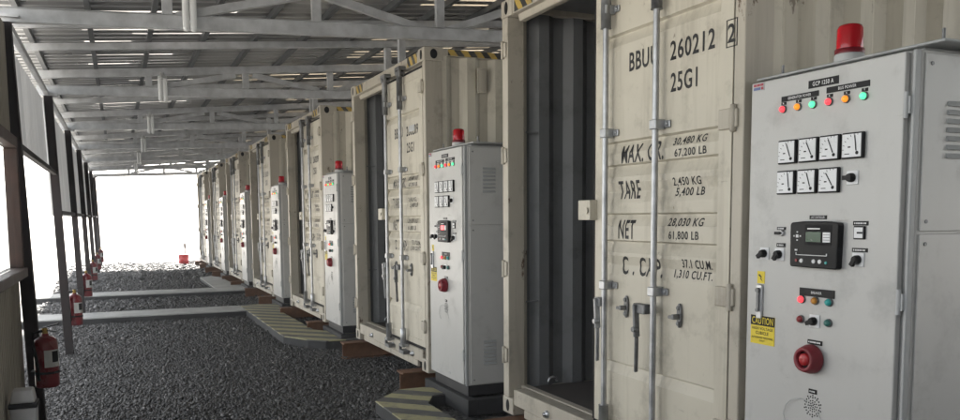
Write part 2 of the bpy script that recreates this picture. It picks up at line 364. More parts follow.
for r_ in range(nr):
    pr = PR[4*r_:4*r_+5]; y = pr[0][0]; run = None
    if y > 3.0 and (r_ % 7 in (0, 1, 3)) and rr.random() < .75: a_ = rr.choice((1, 1, 2)); run = (a_, a_+rr.choice((1, 2, 3)))
    run2 = (rr.choice((5, 6, 6, 7)), rr.choice((7, 8, 9))) if y > 3.0 and rr.random() < .55 else None
    fl = ['w' if run2 and run2[0] <= c < run2[1] else 'c' if run and run[0] <= c < run[1] else 's' for c in range(len(cols)-1)]
    c = 0
    while c < len(fl):
        e = c
        while e+1 < len(fl) and fl[e+1] == fl[c]: e += 1
        mb = steel if fl[c] == 's' else MB()
        mb.sheet(pr if fl[c] == 's' else pr[:3], cols[c], cols[e+1], .004, lambda u, d, h: (h, u, zr(h)+.108+d))
        if fl[c] != 's': steel.sheet(pr[2:], cols[c], cols[e+1], .004, lambda u, d, h: (h, u, zr(h)+.108+d)); nm = 'translucent_roof_strip' if fl[c] == 'c' else 'warm_roof_strip'; mb.build(nm, nm, shed)
        c = e+1
steel.build('roof_sheet', 'roof', shed)
# unseen end and rear left sheets, added to block light from behind
MB().sheet(corr(-3.3, XR, .19, .03, .3), .0, 3.25, .004, lambda u, d, h: (u, -7.5-d, h)).build('light_block_sheet', 'cladding', shed)
MB().sheet(corr(-7.4, .4, .13, .022, .3), .0, 2.1, .003, lambda u, d, h: (-3.25-d, u, h)).build('side_sheet', 'cladding', shed)
for k in range(K0+1, len(TY)-1):
    y0, y1 = TY[k]+.055, TY[k+1]-.055; zl = 1.66
    if k == K0+1: y0, zl = TY[k]+.62, 2.17
    sh = MB().sheet(corr(y0, y1, .13, .022, .3), zl, 3.0, .003, lambda u, d, h: (-3.20-.03*(h-1.5)-d, u, h)).build('side_sheet', 'cladding', shed)
    for z in ((2.15,) if k == K0+1 else (1.70,)):
        MB().box(-3.175, -3.135, TY[k]+.052, TY[k+1]-.052, z-.022, z+.022).build('girt', 'post', shed)
for k in range(K0+1, len(TY)-1):
    MB().box(-3.225, -3.18, TY[k]+.052, TY[k+1]-.052, 3.04, 3.09).build('eave_beam', 'truss', shed)

# ------------------------------------------------------------------ cabin wall at the near left
cw = thing('cabin_wall', (-3.2, 3.05, 0)); tag(cw, 'beige boarded low cabin wall with brown window frame beside the nearest post', 'wall')
Y0, Y1 = 2.25, 3.86
MB().sheet(corr(Y0, Y1, .075, .006, .42), 0, 1.2, .05, lambda u, d, h: (-3.18-d, u, h)).build('wall_panel', 'boards', cw)
MB().box(-3.25, -3.12, Y0, Y1, 1.205, 1.27).build('ledge', 'brown', cw, .006)
MB().sheet(corr(Y0, Y1, .075, .006, .42), 2.2, 2.98, .05, lambda u, d, h: (-3.18-d, u, h)).build('wall_panel', 'boards', cw)
wf = MB().box(-3.23, -3.14, Y0, Y1, 2.115, 2.195)
for y in (Y1-.07, Y0): wf.box(-3.23, -3.14, y, y+.07, 1.272, 2.113)
wf = wf.build('window_frame', 'brown', cw, .004)
MB().box(-3.192, -3.186, Y0+.02, Y1-.02, 1.275, 2.11).build('window_pane', 'glass', wf)

b = thing('swing_bin', (-3.085, 2.78, 0)); tag(b, 'small pale bin with dark rim and hooded lid against the beige wall', 'bin')
def taper(x, y, w0, w1, z0, z1):
    v = [(x+i*w, y+j*w, z) for w, z in ((w0, z0), (w1, z1)) for i, j in ((-1, -1), (1, -1), (1, 1), (-1, 1))]
    return MB().add(v, [(3, 2, 1, 0), (4, 5, 6, 7), (0, 1, 5, 4), (1, 2, 6, 5), (2, 3, 7, 6), (3, 0, 4, 7)])
taper(-3.085, 2.78, .060, .072, .02, .475).build('bin_body', 'bin_white', b, .01)
taper(-3.085, 2.78, .078, .078, .476, .505).build('rim', 'black', b, .005)
taper(-3.085, 2.78, .068, .056, .506, .585).build('lid', 'bin_white', b, .01)

# ------------------------------------------------------------------ kerbs of the cable trenches
def kerb(name, polys, label, stripes, z1=.115):
    polys = [[(CAM.x+(x-CAM.x)*.985, CAM.y+(y-CAM.y)*.985) for x, y in pl] for pl in polys]
    t = thing(name, (polys[0][0][0], polys[0][0][1], 0)); tag(t, label, 'kerb', 'raised concrete kerbs of the cable trenches')
    for i, pl in enumerate(polys):
        if i in stripes:
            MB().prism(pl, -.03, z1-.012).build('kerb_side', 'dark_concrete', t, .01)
            MB().prism(pl, z1-.0115, z1).build('painted_top', 'kerb_stripe', t, .003)
        else:
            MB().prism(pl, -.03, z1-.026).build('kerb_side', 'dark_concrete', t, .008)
            MB().prism(pl, z1-.0255, z1-.003).build('kerb_top', 'concrete', t, .008)
ST = [(-.62, 7.75), (-.40, 7.28), (-.22, 7.08), (.3, 7.08), (.3, 7.95), (-.02, 8.0), (-.13, 8.2), (-.13, 10.75), (.3, 10.75), (.3, 11.9), (-.62, 11.9)]
def shift(pl, d): return [(x, y+d) for x, y in pl]
kerb('cable_trench_kerb', [ST, [(-4.0, 11.1), (-.622, 11.1), (-.622, 11.9), (-4.0, 11.9)]], 'striped kerb ending beside the third cabinet, nearest crossing the gravel', (0,))
kerb('cable_trench_kerb', [[(-.62, 16.0), (-.622, 15.1), (.3, 15.1), (.3, 16.0), (.28, 16.6), (-.1, 16.75), (-.1, 19.2), (-.3, 19.9), (-.62, 19.5)], [(-4.3, 15.1), (-.624, 15.1), (-.624, 16.0), (-4.3, 16.0)]], 'plain grey kerb farther back, second of the two crossing the gravel', ())
kerb('cable_trench_kerb', [[(-.62, 3.62), (-.30, 3.96), (.3, 3.96), (.3, 3.62), (-.12, 3.60), (-.25, 3.35), (-.25, 1.2), (.3, 1.2), (.3, -.1), (-.64, -.1)]], 'nearest striped kerb in front of the second cabinet', (0,))

# ------------------------------------------------------------------ support beams
def beam(y):
    mb = MB(); x0, x1 = -.22, 6.2
    prof = [(-.09, 0), (.09, 0), (.09, .014), (.008, .022), (.008, .172), (.09, .18), (.09, .194), (-.09, .194), (-.09, .18), (-.008, .172), (-.008, .022), (-.09, .014)]
    mb.prism([(a, c) for a, c in prof], x0, x1, lambda a, c, h: (h, y+a, c)); return mb
ORD = ['nearest', 'second', 'third', 'fourth', 'fifth', 'sixth', 'seventh']
bm0 = beam(.24).build('support_beam', 'rust', None, org=(0, .24, 0)); bm0.location = (0, .24, 0)
for i in range(7):
    for j, q in enumerate((.24, 2.2)):
        o = bm0 if i == 0 and j == 0 else bm0.copy()
        if o is not bm0: C.objects.link(o)
        o.location = (random.uniform(-.02, .05), i*P+q, 0)
        tag(o, 'rusty steel beam under the %s corner of the %s container' % (('near', 'far')[j], ORD[i]), 'beam', 'rusty beams under the containers')

# ------------------------------------------------------------------ shipping containers
Z0 = .2; H = 2.896; ZT = Z0+H; WD = 2.438; L = 6.058
GRV = [2.575, 2.00, 1.874, 1.735, 1.609, 1.462, 1.338, .785]   # tops of the upward-facing slopes
DZ = [(2.88, .004)]
for zt in GRV: dq = {1.735: .013, 1.338: .012}.get(zt, .022); DZ += [(zt+(.052 if zt in (1.735, 1.338) else .014), .004), (zt+.005, .004+dq), (zt, .004+dq), (zt-.055, .004)]
DZ += [(.47, .004)]
def doorx(z):
    for (za, xa), (zb_, xb) in zip(DZ, DZ[1:]):
        if za >= z >= zb_: return xa+(xb-xa)*(za-z)/max(1e-6, za-zb_)
    return .004
def make_container():
    t = thing('shipping_container', (0, 0, Z0)); Y1 = WD
    B = lambda *a: MB().box(*a)
    prof = []; x = .17; k = 0
    prof.append((.16, .004)); prof.append((.205, .004))
    x = .205
    while x < L-.45: prof += [(x+.060, .048), (x+.140, .048), (x+.200, .004), (x+.278, .004)]; x += .278
    prof.append((L-.16, .004))
    MB().sheet(prof, Z0+.16, ZT-.065, .004, lambda u, d, h: (u, d, h)).build('side_panel', 'cream', t)
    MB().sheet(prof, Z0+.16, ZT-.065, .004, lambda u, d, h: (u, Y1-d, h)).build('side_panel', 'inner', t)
    for y in (0.0, Y1-.06):
        B(.165, L-.165, y, y+.06, ZT-.07, ZT-.008).build('top_rail', 'cream_frame', t, .004, 1)
        B(.165, L-.165, y, y+.06, Z0+.01, Z0+.165).build('bottom_rail', 'cream_frame', t, .004, 1)
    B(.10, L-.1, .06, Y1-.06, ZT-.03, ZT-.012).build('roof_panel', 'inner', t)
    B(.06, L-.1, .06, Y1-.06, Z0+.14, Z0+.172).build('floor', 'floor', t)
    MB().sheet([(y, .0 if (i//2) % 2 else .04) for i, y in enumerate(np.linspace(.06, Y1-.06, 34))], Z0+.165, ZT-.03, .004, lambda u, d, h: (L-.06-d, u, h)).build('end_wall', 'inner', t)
    # door-end corner posts: channel with a front flange and a side flange
    MB().prism([(.0, .0), (.0, .068), (.03, .068), (.03, .03), (.162, .03), (.162, 0)], Z0+.118, ZT-.118, lambda a, b, h: (a, b, h)).build('corner_post', 'cream_frame', t, .004, 1)
    MB().prism([(.0, Y1), (.0, Y1-.085), (.13, Y1-.085), (.13, Y1-.06), (.162, Y1-.06), (.162, Y1)], Z0+.118, ZT-.118).build('corner_post', 'cream_frame', t, .004, 1)
    for y in (0, Y1-.1): B(L-.16, L, y, y+.1, Z0+.118, ZT-.118).build('corner_post', 'cream_frame', t, .004, 1)
    for x0 in (0, L-.178):
        for y0 in (0, Y1-.162):
            for z0 in (Z0, ZT-.118):
                e = .006 if True else 0
                mb = MB(); xa, xb, ya, yb, za, zb_ = x0-e, x0+.178-(e if x0 == 0 else -e), y0-e if y0 == 0 else y0, y0+.162+(e if y0 else 0), z0, z0+.118
                # frame round an oval opening on the end face, and on the outer side face, over a dark core
                mb.box(xa, xb, ya, yb, za, zb_); c = mb.build('corner_casting', 'cream_frame', t, .008, 2)
                h = MB(); cy = (ya+yb)/2; cz = (za+zb_)/2; cx = (xa+xb)/2
                hx = xa if x0 == 0 else xb; sg = 1 if x0 == 0 else -1
                h.prism([(cy+.026*math.cos(a), cz+(.04 if False else .0)+.043*math.sin(a)) for a in [2*math.pi*k/16 for k in range(16)]], hx-.0015*sg, hx+.002*sg, lambda a, b, d: (d, a, b)); h.build('opening', 'rubber', c); h = MB()
                hy = ya if y0 == 0 else yb; sy = 1 if y0 == 0 else -1
                h.prism([(cx+.034*math.cos(a), cz+.043*math.sin(a)) for a in [2*math.pi*k/16 for k in range(16)]], hy-.0015*sy, hy+.002*sy, lambda a, b, d: (a, d, b))
                h.build('opening', 'rubber', c)
    # header and sill
    hd = MB().box(.0, .05, .157, Y1-.163, ZT-.115, ZT-.018).box(.05, .12, .157, Y1-.163, ZT-.05, ZT-.02).box(.05, .1, .157, Y1-.163, ZT-.16, ZT-.115).build('door_header', 'cream_frame', t, .005, 1)
    for ya, yb in ((.20, .46), (1.98, 2.24)): B(-.003, .0, ya, yb, ZT-.108, ZT-.024).build('hazard_marking', 'hazard', hd)
    hz = B(.22, .80, -.0035, -.0005, ZT-.064, ZT-.012).build('hazard_marking', 'hazard', t)
    sl = MB().box(.0, .10, .157, Y1-.163, Z0+.075, Z0+.19).box(.0, .03, .30, Y1-.32, Z0+.015, Z0+.075).box(.10, .16, .06, Y1-.06, Z0+.165, Z0+.195).build('door_sill', 'cream_frame', t, .005, 1)
    for y in (.42, 1.02, 1.78): MB().lathe((0, y, Z0+.12), (-1, 0, 0), [(.026, 0), (.026, .014), (.014, .014), (.014, .03), (.008, .034)], 12).build('sill_bolt', 'steel', sl)
    # near door leaf, closed
    Ya, Yb = .075, 1.205
    d = MB(); d.box(.0, .05, Ya, .16, .425, 2.925); d.box(.0, .05, 1.13, Yb, .425, 2.925); d.box(.0, .05, .16, 1.13, 2.86, 2.925); d.box(.0, .05, .16, 1.13, .425, .48)
    dz = [(z, x) for z, x in DZ]
    d.sheet([(z, x) for z, x in dz], .16, 1.13, .003, lambda u, dd, h: (dd, h, u))
    dr = d.build('door', 'cream', t)
    g_ = MB().box(.006, .045, Yb, Yb+.03, .42, 2.93).box(.008, .04, .068, Ya, .42, 2.93).box(.008, .045, .07, Yb+.02, 2.925, 2.95).box(.008, .045, .07, Yb+.02, .395, .425)
    g_.build('door_gasket', 'rubber', dr)
    for y in (1.04, .583):
        rd = MB().tube((-.042, y, .36), (-.042, y, 3.0), .0165, 12); rod = rd.build('lock_rod', 'galv', dr)
        for z in (2.06, 1.225, 2.72):
            gd = MB(); gd.box(-.062, .002, y-.027, y+.027, z-.024, z+.024); gd.box(-.010, .002, y-.07, y-.027, z-.018, z+.018); gd.lathe((-.010, y-.052, z), (-1, 0, 0), [(.011, 0), (.011, .008)], 8)
            gd.build('rod_guide', 'galv', dr, .005, 1)
        MB().tube((-.042, y, .39), (-.042, y, .545), .028, 12).box(-.075, .0, y-.04, y+.03, .37, .395).build('cam_sleeve', 'galv', dr, .003, 1)
        MB().tube((-.042, y, 2.62), (-.042, y, 2.94), .028, 12).box(-.075, .0, y-.04, y+.03, 2.935, 2.965).build('cam_sleeve', 'galv_dark', dr, .003, 1)
        MB().box(-.07, .0, y-.075, y+.06, 2.975, 3.01).box(-.07, -.045, y-.075, y-.045, 2.91, 2.98).box(-.06, 0, y+.055, y+.09, 2.96, 3.0).build('cam_keeper', 'galv_dark', dr, .004, 1)
        MB().box(-.07, -.0, y-.075, y+.06, .30, .335).box(-.07, -.045, y+.035, y+.06, .33, .39).build('cam_keeper', 'galv_dark', dr, .004, 1)
    # handles and their catches
    for y, z in ((.69, 1.0), (1.068, 1.0)):
        hd_ = MB(); hd_.box(-.075, -.03, y-.075 if y < 1 else y-.028, y+.026, z+.105, z+.155); hd_.bar((-.075, y, z+.15), (-.07, y-.005, z-.02), .018, .034, (1, 0, 0)); hd_.bar((-.07, y-.005, z-.02), (-.055, y+.02, z-.21), .014, .022, (1, 0, 0))
        hd_.lathe((-.06, y, z+.02), (-1, 0, 0), [(.018, 0), (.018, .026), (.010, .034)], 12)
        hd_.build('lock_handle', 'galv_dark' if y < 1 else 'galv', dr, .004, 1)
    for y in (.418, .877):
        ct = MB().prism([(y+.017*math.cos(a), 1.117+.062*math.sin(a)) for a in [2*math.pi*k/14 for k in range(14)]], .003, -.012, lambda a, b, h: (h, a, b))
        ct.box(-.05, -.012, y-.010, y+.010, 1.10, 1.125).box(-.05, -.03, y+.010, y+.036, 1.102, 1.117).lathe((-.012, y, 1.155), (-1, 0, 0), [(.012, 0), (.012, .008)], 8).lathe((-.012, y, 1.078), (-1, 0, 0), [(.012, 0), (.012, .008)], 8)
        ct.build('handle_catch', 'galv_dark', dr, .003, 1)
    for z in (2.76, 2.035, 1.24, .62):
        hg = MB().box(-.016, .002, .072, .15, z-.045, z+.045).box(-.014, .004, .03, .072, z-.04, z+.04).tube((-.012, .055, z-.06), (-.012, .055, z+.06), .014, 10).build('hinge', 'cream_frame', dr, .003, 1)
        MB().box(-.012, .0, Y1-.075, Y1-.02, z-.05, z+.05).tube((-.012, Y1-.03, z-.06), (-.012, Y1-.03, z+.06), .013, 10).build('post_hinge', 'cream_frame', t, .003, 1)
    MB().box(-.05, .002, 1.185, 1.315, 1.585, 1.70).lathe((-.05, 1.215, 1.64), (-1, 0, 0), [(.016, 0), (.016, .01)], 10).build('latch_block', 'cream', dr, .006, 2)
    # interior fittings
    MB().path([(.36+.035*math.cos(a), Y1-.06-.012*0-.02, .40+.035*math.sin(a)) for a in [math.pi*k/8 for k in range(9)]], .009).build('lashing_ring', 'steel', t)
    for z in (1.0, 2.2): MB().tube((.14, Y1-.085, z), (.24, Y1-.085, z), .006).build('lashing_bar', 'inner', t)
    # louvred vent on the side
    v = MB().box(.50, .585, -.02, .006, 2.72, 2.94)
    v.box(.515, .57, -.026, -.02, 2.735, 2.925); v.build('vent_cover', 'cream_frame', t, .004, 1)
    return t, dr
def lettering(line, dr):
    st, y0, y1, z0, z1, bd = line
    mb = MB(); put_text(mb, st, y0, y1, z0, z1, 0.0, bd)
    bm = bmesh.new(); vs = [bm.verts.new(v) for v in mb.v]
    for f in mb.f:
        try: bm.faces.new([vs[i] for i in f])
        except ValueError: pass
    for z, x in DZ: bmesh.ops.bisect_plane(bm, geom=bm.verts[:]+bm.edges[:]+bm.faces[:], plane_co=(0, 0, z), plane_no=(0, 0, 1))
    for v in bm.verts: v.co.x = doorx(v.co.z)-.0016-(0 if .16 < v.co.y else .004)
    me = bpy.data.meshes.new('lettering'); o = Vector(dr['_o'])
    for v in bm.verts: v.co -= o
    bm.to_mesh(me); bm.free(); me.materials.append(M['black_print'])
    ob = bpy.data.objects.new('lettering', me); C.objects.link(ob); ob.parent = dr; return ob
BD = .018
WEIGHTS = [('25G1', .522, .32, 2.211, 2.304, BD), ('MAX. GR.', .948, .575, 1.889, 1.987, BD), ('30,480 KG', .503, .254, 1.946, 1.989, BD), ('67,200 LB', .485, .246, 1.889, 1.933, BD),
           ('TARE', .975, .777, 1.699, 1.797, BD), ('2,450 KG', .498, .285, 1.748, 1.795, BD), ('5,400 LB', .481, .262, 1.697, 1.744, BD),
           ('NET', .972, .819, 1.484, 1.586, BD), ('28,030 KG', .534, .266, 1.549, 1.596, BD), ('61,800 LB', .524, .293, 1.484, 1.532, BD),
           ('C . CAP.', .94, .575, 1.29, 1.39, BD), ('37.1 CU.M.', .418, .196, 1.3525, 1.396, BD), ('1,310 CU.FT.', .48, .194, 1.295, 1.342, BD)]
con, cdoor = make_container()
for ln in WEIGHTS: lettering(ln, cdoor)
cons = [con]
for i in range(1, 7): cons.append(copy_tree(con))
for i, c in enumerate(cons):
    c.location = (0, i*P, Z0)
    dr = [k for k in c.children if k.name.split('.')[0] == 'door'][0]; dr['_o'] = (0, 0, Z0)
    ids = [('BBUU', .88, .632, 2.368, 2.466, BD), ('260212', .528, .20, 2.364, 2.459, BD), ('2', .112, .062, 2.368, 2.45, BD)] if i == 0 else [('BBUU', .88, .632, 2.368, 2.466, BD), ('260209', .528, .20, 2.364, 2.459, BD)]
    if i < 2: base = [lettering(ln, dr) for ln in ids]
    else:
        for q in base: c2 = q.copy(); C.objects.link(c2); c2.parent = dr
    if i == 0:
        fr = MB()
        for a in ((.12, .116, 2.352, 2.465), (.054, .05, 2.352, 2.465), (.12, .05, 2.348, 2.352), (.12, .05, 2.465, 2.469)): fr.box(-.0025, -.0005, min(a[0], a[1]), max(a[0], a[1]), a[2], a[3])
        fr.build('check_digit_box', 'black_print', dr)
    if i == 1: MB().box(.0012, .003, .30, .455, 2.40, 2.455).build('glare_patch', 'plastic_grey', dr, org=(0, 0, Z0))  # pale square painted on the door as soft glare over the digits
    lab = ['nearest cream container with BBUU 260212 2 on its door', 'second cream container, a painted pale glare patch over its number', 'third cream container in the row, behind the third cabinet',
           'fourth cream container in the row, behind the fourth cabinet', 'fifth cream container in the row, behind the fifth cabinet', 'sixth cream container in the row, behind the sixth cabinet', 'farthest cream container at the end of the row'][i]
    tag(c, lab, 'container', 'cream shipping containers in a row')

# ------------------------------------------------------------------ control cabinets
XF = -.02
def make_cabinet():
    t = thing('control_cabinet', (.28, -.46, .05)); ya, yb, zb0, zt = -.068, -.85, .255, 2.165
    B = lambda x0, x1, y0, y1, z0, z1: MB().box(x0, x1, min(y0, y1), max(y0, y1), z0, z1)
    B(XF+.03, XF+.60, ya+.004, yb+.001, zb0, zt).build('housing', 'cab_side', t, .006)
    B(XF+.005, XF+.03, -.835, yb, zb0, zt).build('frame_strip', 'cab_edge', t, .003, 1)
    # side cladding panels with seam
    for z0, z1 in ((zb0+.01, 1.538), (1.546, zt-.01)):
        sp = B(XF+.045, XF+.59, yb-.006, yb, z0, z1).build('side_cover', 'cab', t, .003, 1)
        for x in (XF+.075, XF+.56):
            for z in (z0+.035, z1-.035): MB().lathe((x, yb-.006, z), (0, -1, 0), [(.007, 0), (.007, .003)], 8).build('screw', 'galv_dark', sp)
        zl = 1.80 if z0 > 1 else .42
        lv = MB()
        for k in range(7):
            z = zl+.030*k; lv.add([(XF+.16, yb-.006, z), (XF+.27, yb-.006, z), (XF+.27, yb-.006, z+.018), (XF+.16, yb-.006, z+.018), (XF+.16, yb-.016, z), (XF+.27, yb-.016, z)], [(0, 1, 5, 4), (3, 2, 5, 4), (0, 4, 3), (1, 2, 5)])
        lv.build('louvres', 'cab_edge', sp)
    rf = B(XF+.05, XF+.62, -.04, -.92, zt+.016, zt+.026); rf.box(XF+.08, XF+.58, -.82, -.09, zt, zt+.016); rf.build('lid', 'cab_edge', t, .003, 1)
    for y in (-.12, -.86):
        MB().tube((XF+.12, y, zt+.02), (XF+.12, y, zt+.075), .006).lathe((XF+.12, y, zt+.026), (0, 0, 1), [(.013, 0), (.013, .012)], 10).build('lifting_bolt', 'galv_dark', t)
    B(XF+.03, XF+.58, ya-.02, yb+.02, .165, zb0).build('plinth', 'plinth', t, .004, 1)
    fr = MB()
    fr.box(XF-.02, XF+.06, -.95, .05, .03, .165); fr.box(XF+.06, XF+.64, -.95, -.87, .032, .163); fr.box(XF+.06, XF+.64, -.03, .05, .032, .163); fr.box(XF+.56, XF+.64, -.87, -.03, .034, .161)
    fr.build('base_frame', 'dark_concrete', t, .006, 1)
    dr = B(XF, XF+.025, ya, -.812, zb0+.005, zt-.002).build('door', 'cab', t, .005)
    F = XF
    for z in (1.98, 1.30, .5):
        MB().tube((F-.004, -.823, z-.045), (F-.004, -.823, z+.045), .009, 10).box(F-.004, F+.006, -.838, -.823, z-.03, z+.03).build('hinge', 'plastic_grey', dr)
    def plate(y0, y1, z0, z1, txt=None, mat='black', tm='white_print', frac=(.7, .55), th=.003):
        p = B(F-th, F, y0, y1, z0, z1).build('name_plate', mat, dr)
        if txt:
            m = MB(); w = (y0-y1)*frac[0]; h = (z1-z0)*frac[1]; yc = (y0+y1)/2; zc = (z0+z1)/2
            put_text(m, txt, yc+w/2, yc-w/2, zc-h/2, zc+h/2, F-th-.0008, .01); m.build('lettering', tm, p)
        return p
    plate(-.384, -.529, 2.097, 2.127, 'GCP 1250 A')
    plate(-.243, -.435, 2.064, 2.085, 'GENERATOR POWER', frac=(.62, .5)); plate(-.474, -.669, 2.067, 2.089, 'BUS POWER', frac=(.42, .5))
    def lamp(y, z, mat, r=.0125):
        l = MB().lathe((F, y, z), (-1, 0, 0), [(r+.003, 0), (r+.003, .006), (r+.001, .008)], 16).build('indicator_lamp', 'galv_dark', dr)
        MB().lathe((F-.006, y, z), (-1, 0, 0), [(r, 0), (r, .007), (r*.8, .012), (r*.4, .0145)], 16).build('lens', mat, l)
    for (y, mt, ch) in ((-.256, 'l_red', 'R'), (-.335, 'l_or', 'S'), (-.412, 'l_gr', 'T'), (-.49, 'l_red', 'R'), (-.569, 'l_or', 'S'), (-.649, 'l_gr', 'T')):
        lamp(y, 2.034, mt); plate(y+.013, y-.013, 2.051, 2.0625, ch, frac=(.25, .6))
    lg = B(F-.002, F, -.078, -.143, 2.127, 2.160).build('logo', 'plastic_grey', dr)
    m = MB(); 
    for a, bq in ((-.082, -.098), (-.101, -.119), (-.122, -.139)): m.box(F-.003, F-.0021, bq, a, 2.146, 2.156)
    m.build('logo_mark', 'logo_red', lg); MB().box(F-.003, F-.0021, -.122, -.083, 2.131, 2.142).build('logo_mark', 'blue', lg); MB().box(F-.003, F-.0021, -.139, -.126, 2.131, 2.142).build('logo_mark', 'logo_red', lg)
    mt = [(-.242, -.340, 1.86, 0), (-.354, -.447, 1.86, .1), (-.460, -.551, 1.86, .05), (-.565, -.659, 1.86, -.25), (-.242, -.334, 1.738, -.25), (-.354, -.442, 1.738, -.05), (-.460, -.552, 1.738, .2)]
    for i, (y0, y1, z, ang) in enumerate(mt):
        yc = (y0+y1)/2; h = .0475
        me = B(F-.016, F, yc+h, yc-h, z-h, z+h).build('panel_meter', 'black', dr, .003, 1)
        B(F-.018, F-.016, yc+h-.0055, yc-h+.0055, z-h+.0055, z+h-.0055).build('dial', 'meter', me)
        a = R(112)+ang; py, pz = yc-.022, z-.020
        nd = MB().bar((F-.0195, py, pz), (F-.0195, py-math.cos(a)*.056, pz+math.sin(a)*.056), .0035, .0015, (1, 0, 0)); nd.lathe((F-.018, yc-.026, z-.028), (-1, 0, 0), [(.0065, 0), (.0065, .002)], 10)
        nd.build('needle', 'black', me)
        tk = MB()
        for q in range(7):
            aa = R(85+q*15); rr = .064
            tk.bar((F-.0185, py-math.cos(aa)*rr, pz+math.sin(aa)*rr), (F-.0185, py-math.cos(aa)*(rr-.007), pz+math.sin(aa)*(rr-.007)), .0018, .0008, (1, 0, 0))
        tk.box(F-.0188, F-.0182, yc+.004, yc+.016, z-.008, z-.003); tk.box(F-.0188, F-.0182, yc+.008, yc+.030, z-.032, z-.029)
        tk.build('scale', 'black_print', me)
    def rotary(y, z, ang=0, s=.026):
        w = B(F-.005, F, y+s, y-s, z-s, z+s).build('selector_switch', 'meter', dr, .002, 1)
        k = MB().lathe((F-.005, y, z), (-1, 0, 0), [(.017, 0), (.017, .01), (.014, .02)], 14)
        k.bar((F-.021, y+math.cos(ang)*.026, z+math.sin(ang)*.026), (F-.021, y-math.cos(ang)*.012, z-math.sin(ang)*.012), .016, .014, (1, 0, 0)); k.build('knob', 'black', w)
    rotary(-.608, 1.743); rotary(-.169, 1.446, -.6); rotary(-.254, 1.446, -1.0); rotary(-.646, 1.441, -1.0); rotary(-.449, 1.19, -.4)
    def dashes(p, y0, y1, z):
        m = MB(); y = y0-.006; i = 0
        while y > y1+.008: m.box(F-.0038, F-.0031, y-.0045, y, z-.0028, z+.0028); y -= .0062 if i % 5 else .0085; i += 1
        m.build('lettering', 'white_print', p)
    for y0, y1, z0, z1 in ((-.237, -.284, 1.476, 1.492), (-.237, -.284, 1.546, 1.558), (-.618, -.684, 1.567, 1.583), (-.617, -.685, 1.469, 1.484), (-.417, -.49, 1.097, 1.115), (-.43, -.47, .900, .918)):
        p = plate(y0, y1, z0, z1); dashes(p, y0, y1, (z0+z1)/2)
    k4 = MB().lathe((F, -.268, 1.533), (-1, 0, 0), [(.013, 0), (.013, .008), (.009, .012)], 14).build('key_switch', 'steel', dr)
    MB().bar((F-.014, -.238, 1.533), (F-.014, -.268, 1.533), .012, .01, (1, 0, 0)).build('key', 'black', k4)
    hm = B(F-.008, F, -.624, -.674, 1.516, 1.565).build('hour_counter', 'black', dr, .002, 1); B(F-.0095, F-.008, -.629, -.667, 1.521, 1.560).build('counter_face', 'meter', hm); B(F-.0105, F-.0095, -.642, -.667, 1.537, 1.5435).build('counter_window', 'black', hm)
    # controller
    plate(-.409, -.493, 1.590, 1.605, 'UNIT CONTROLLER', frac=(.8, .55))
    poly = [(-.338, 1.41), (-.342, 1.402), (-.567, 1.400), (-.573, 1.407), (-.577, 1.567), (-.572, 1.577), (-.52, 1.582), (-.40, 1.582), (-.342, 1.577), (-.336, 1.568)]
    ct = MB().prism(poly, F, F-.03, lambda a, b, h: (h, a, b)).build('controller', 'black', dr, .006, 2)
    B(F-.0312, F-.03, -.415, -.545, 1.49, 1.568).build('display_bezel', 'rubber', ct); B(F-.0325, F-.0313, -.421, -.495, 1.502, 1.541).build('display', 'lcd', ct)
    kb = B(F-.0325, F-.0313, -.505, -.540, 1.502, 1.540).build('keypad', 'meter', ct)
    m = MB()
    for q in range(3): m.box(F-.0331, F-.0326, -.538, -.507, 1.510+q*.01, 1.5115+q*.01)
    m.build('key_lines', 'black', kb)
    m = MB(); m.box(F-.0325, F-.0313, -.490, -.428, 1.551, 1.556)
    for dy, dz_ in ((0, 0), (.016, 0), (-.016, 0), (0, .016), (0, -.016)):
        s_q = .006 if dy == dz_ == 0 else .0028; m.box(F-.0325, F-.03, -.376+dy-s_q, -.376+dy+s_q, 1.524+dz_-s_q, 1.524+dz_+s_q)
    m.box(F-.0325, F-.03, -.525, -.372, 1.449, 1.4515); m.box(F-.0325, F-.03, -.374, -.371, 1.4515, 1.459); m.box(F-.0325, F-.03, -.526, -.523, 1.4515, 1.459); m.box(F-.0325, F-.03, -.379, -.366, 1.466, 1.472)
    for y in (-.40, -.462, -.492): m.lathe((F-.03, y, 1.427), (-1, 0, 0), [(.0085, 0), (.008, .003)], 12)
    m.build('controller_marks', 'white_print', ct)
    MB().lathe((F-.03, -.374, 1.428), (-1, 0, 0), [(.0065, 0), (.006, .003)], 12).build('stop_key', 'l_redoff', ct); MB().lathe((F-.03, -.522, 1.424), (-1, 0, 0), [(.006, 0), (.005, .003)], 12).build('start_key', 'l_teal', ct)
    # stickers, door lock, lamps, siren
    yl = B(F-.002, F, -.129, -.172, 1.318, 1.370).build('warning_sticker', 'yellow', dr)
    MB().prism([(-.142, 1.358), (-.158, 1.345), (-.150, 1.342), (-.163, 1.326), (-.147, 1.338), (-.153, 1.342), (-.137, 1.352)], F-.0025, F-.0032, lambda a, b, h: (h, a, b)).build('flash_mark', 'black_print', yl)
    dh = B(F-.012, F, -.134, -.166, 1.168, 1.314).build('door_lock', 'steel', dr, .003, 1)
    MB().box(F-.02, F-.012, -.156, -.144, 1.20, 1.30).lathe((F-.012, -.15, 1.29), (-1, 0, 0), [(.01, 0), (.01, .012)], 10).lathe((F-.012, -.15, 1.205), (-1, 0, 0), [(.008, 0), (.008, .011)], 10).build('lock_lever', 'galv_dark', dh)
    ca = B(F-.002, F, -.097, -.236, 1.058, 1.180).build('caution_sign', 'yellow', dr)
    B(F-.0026, F-.002, -.097, -.236, 1.138, 1.180).build('sign_header', 'black', ca)
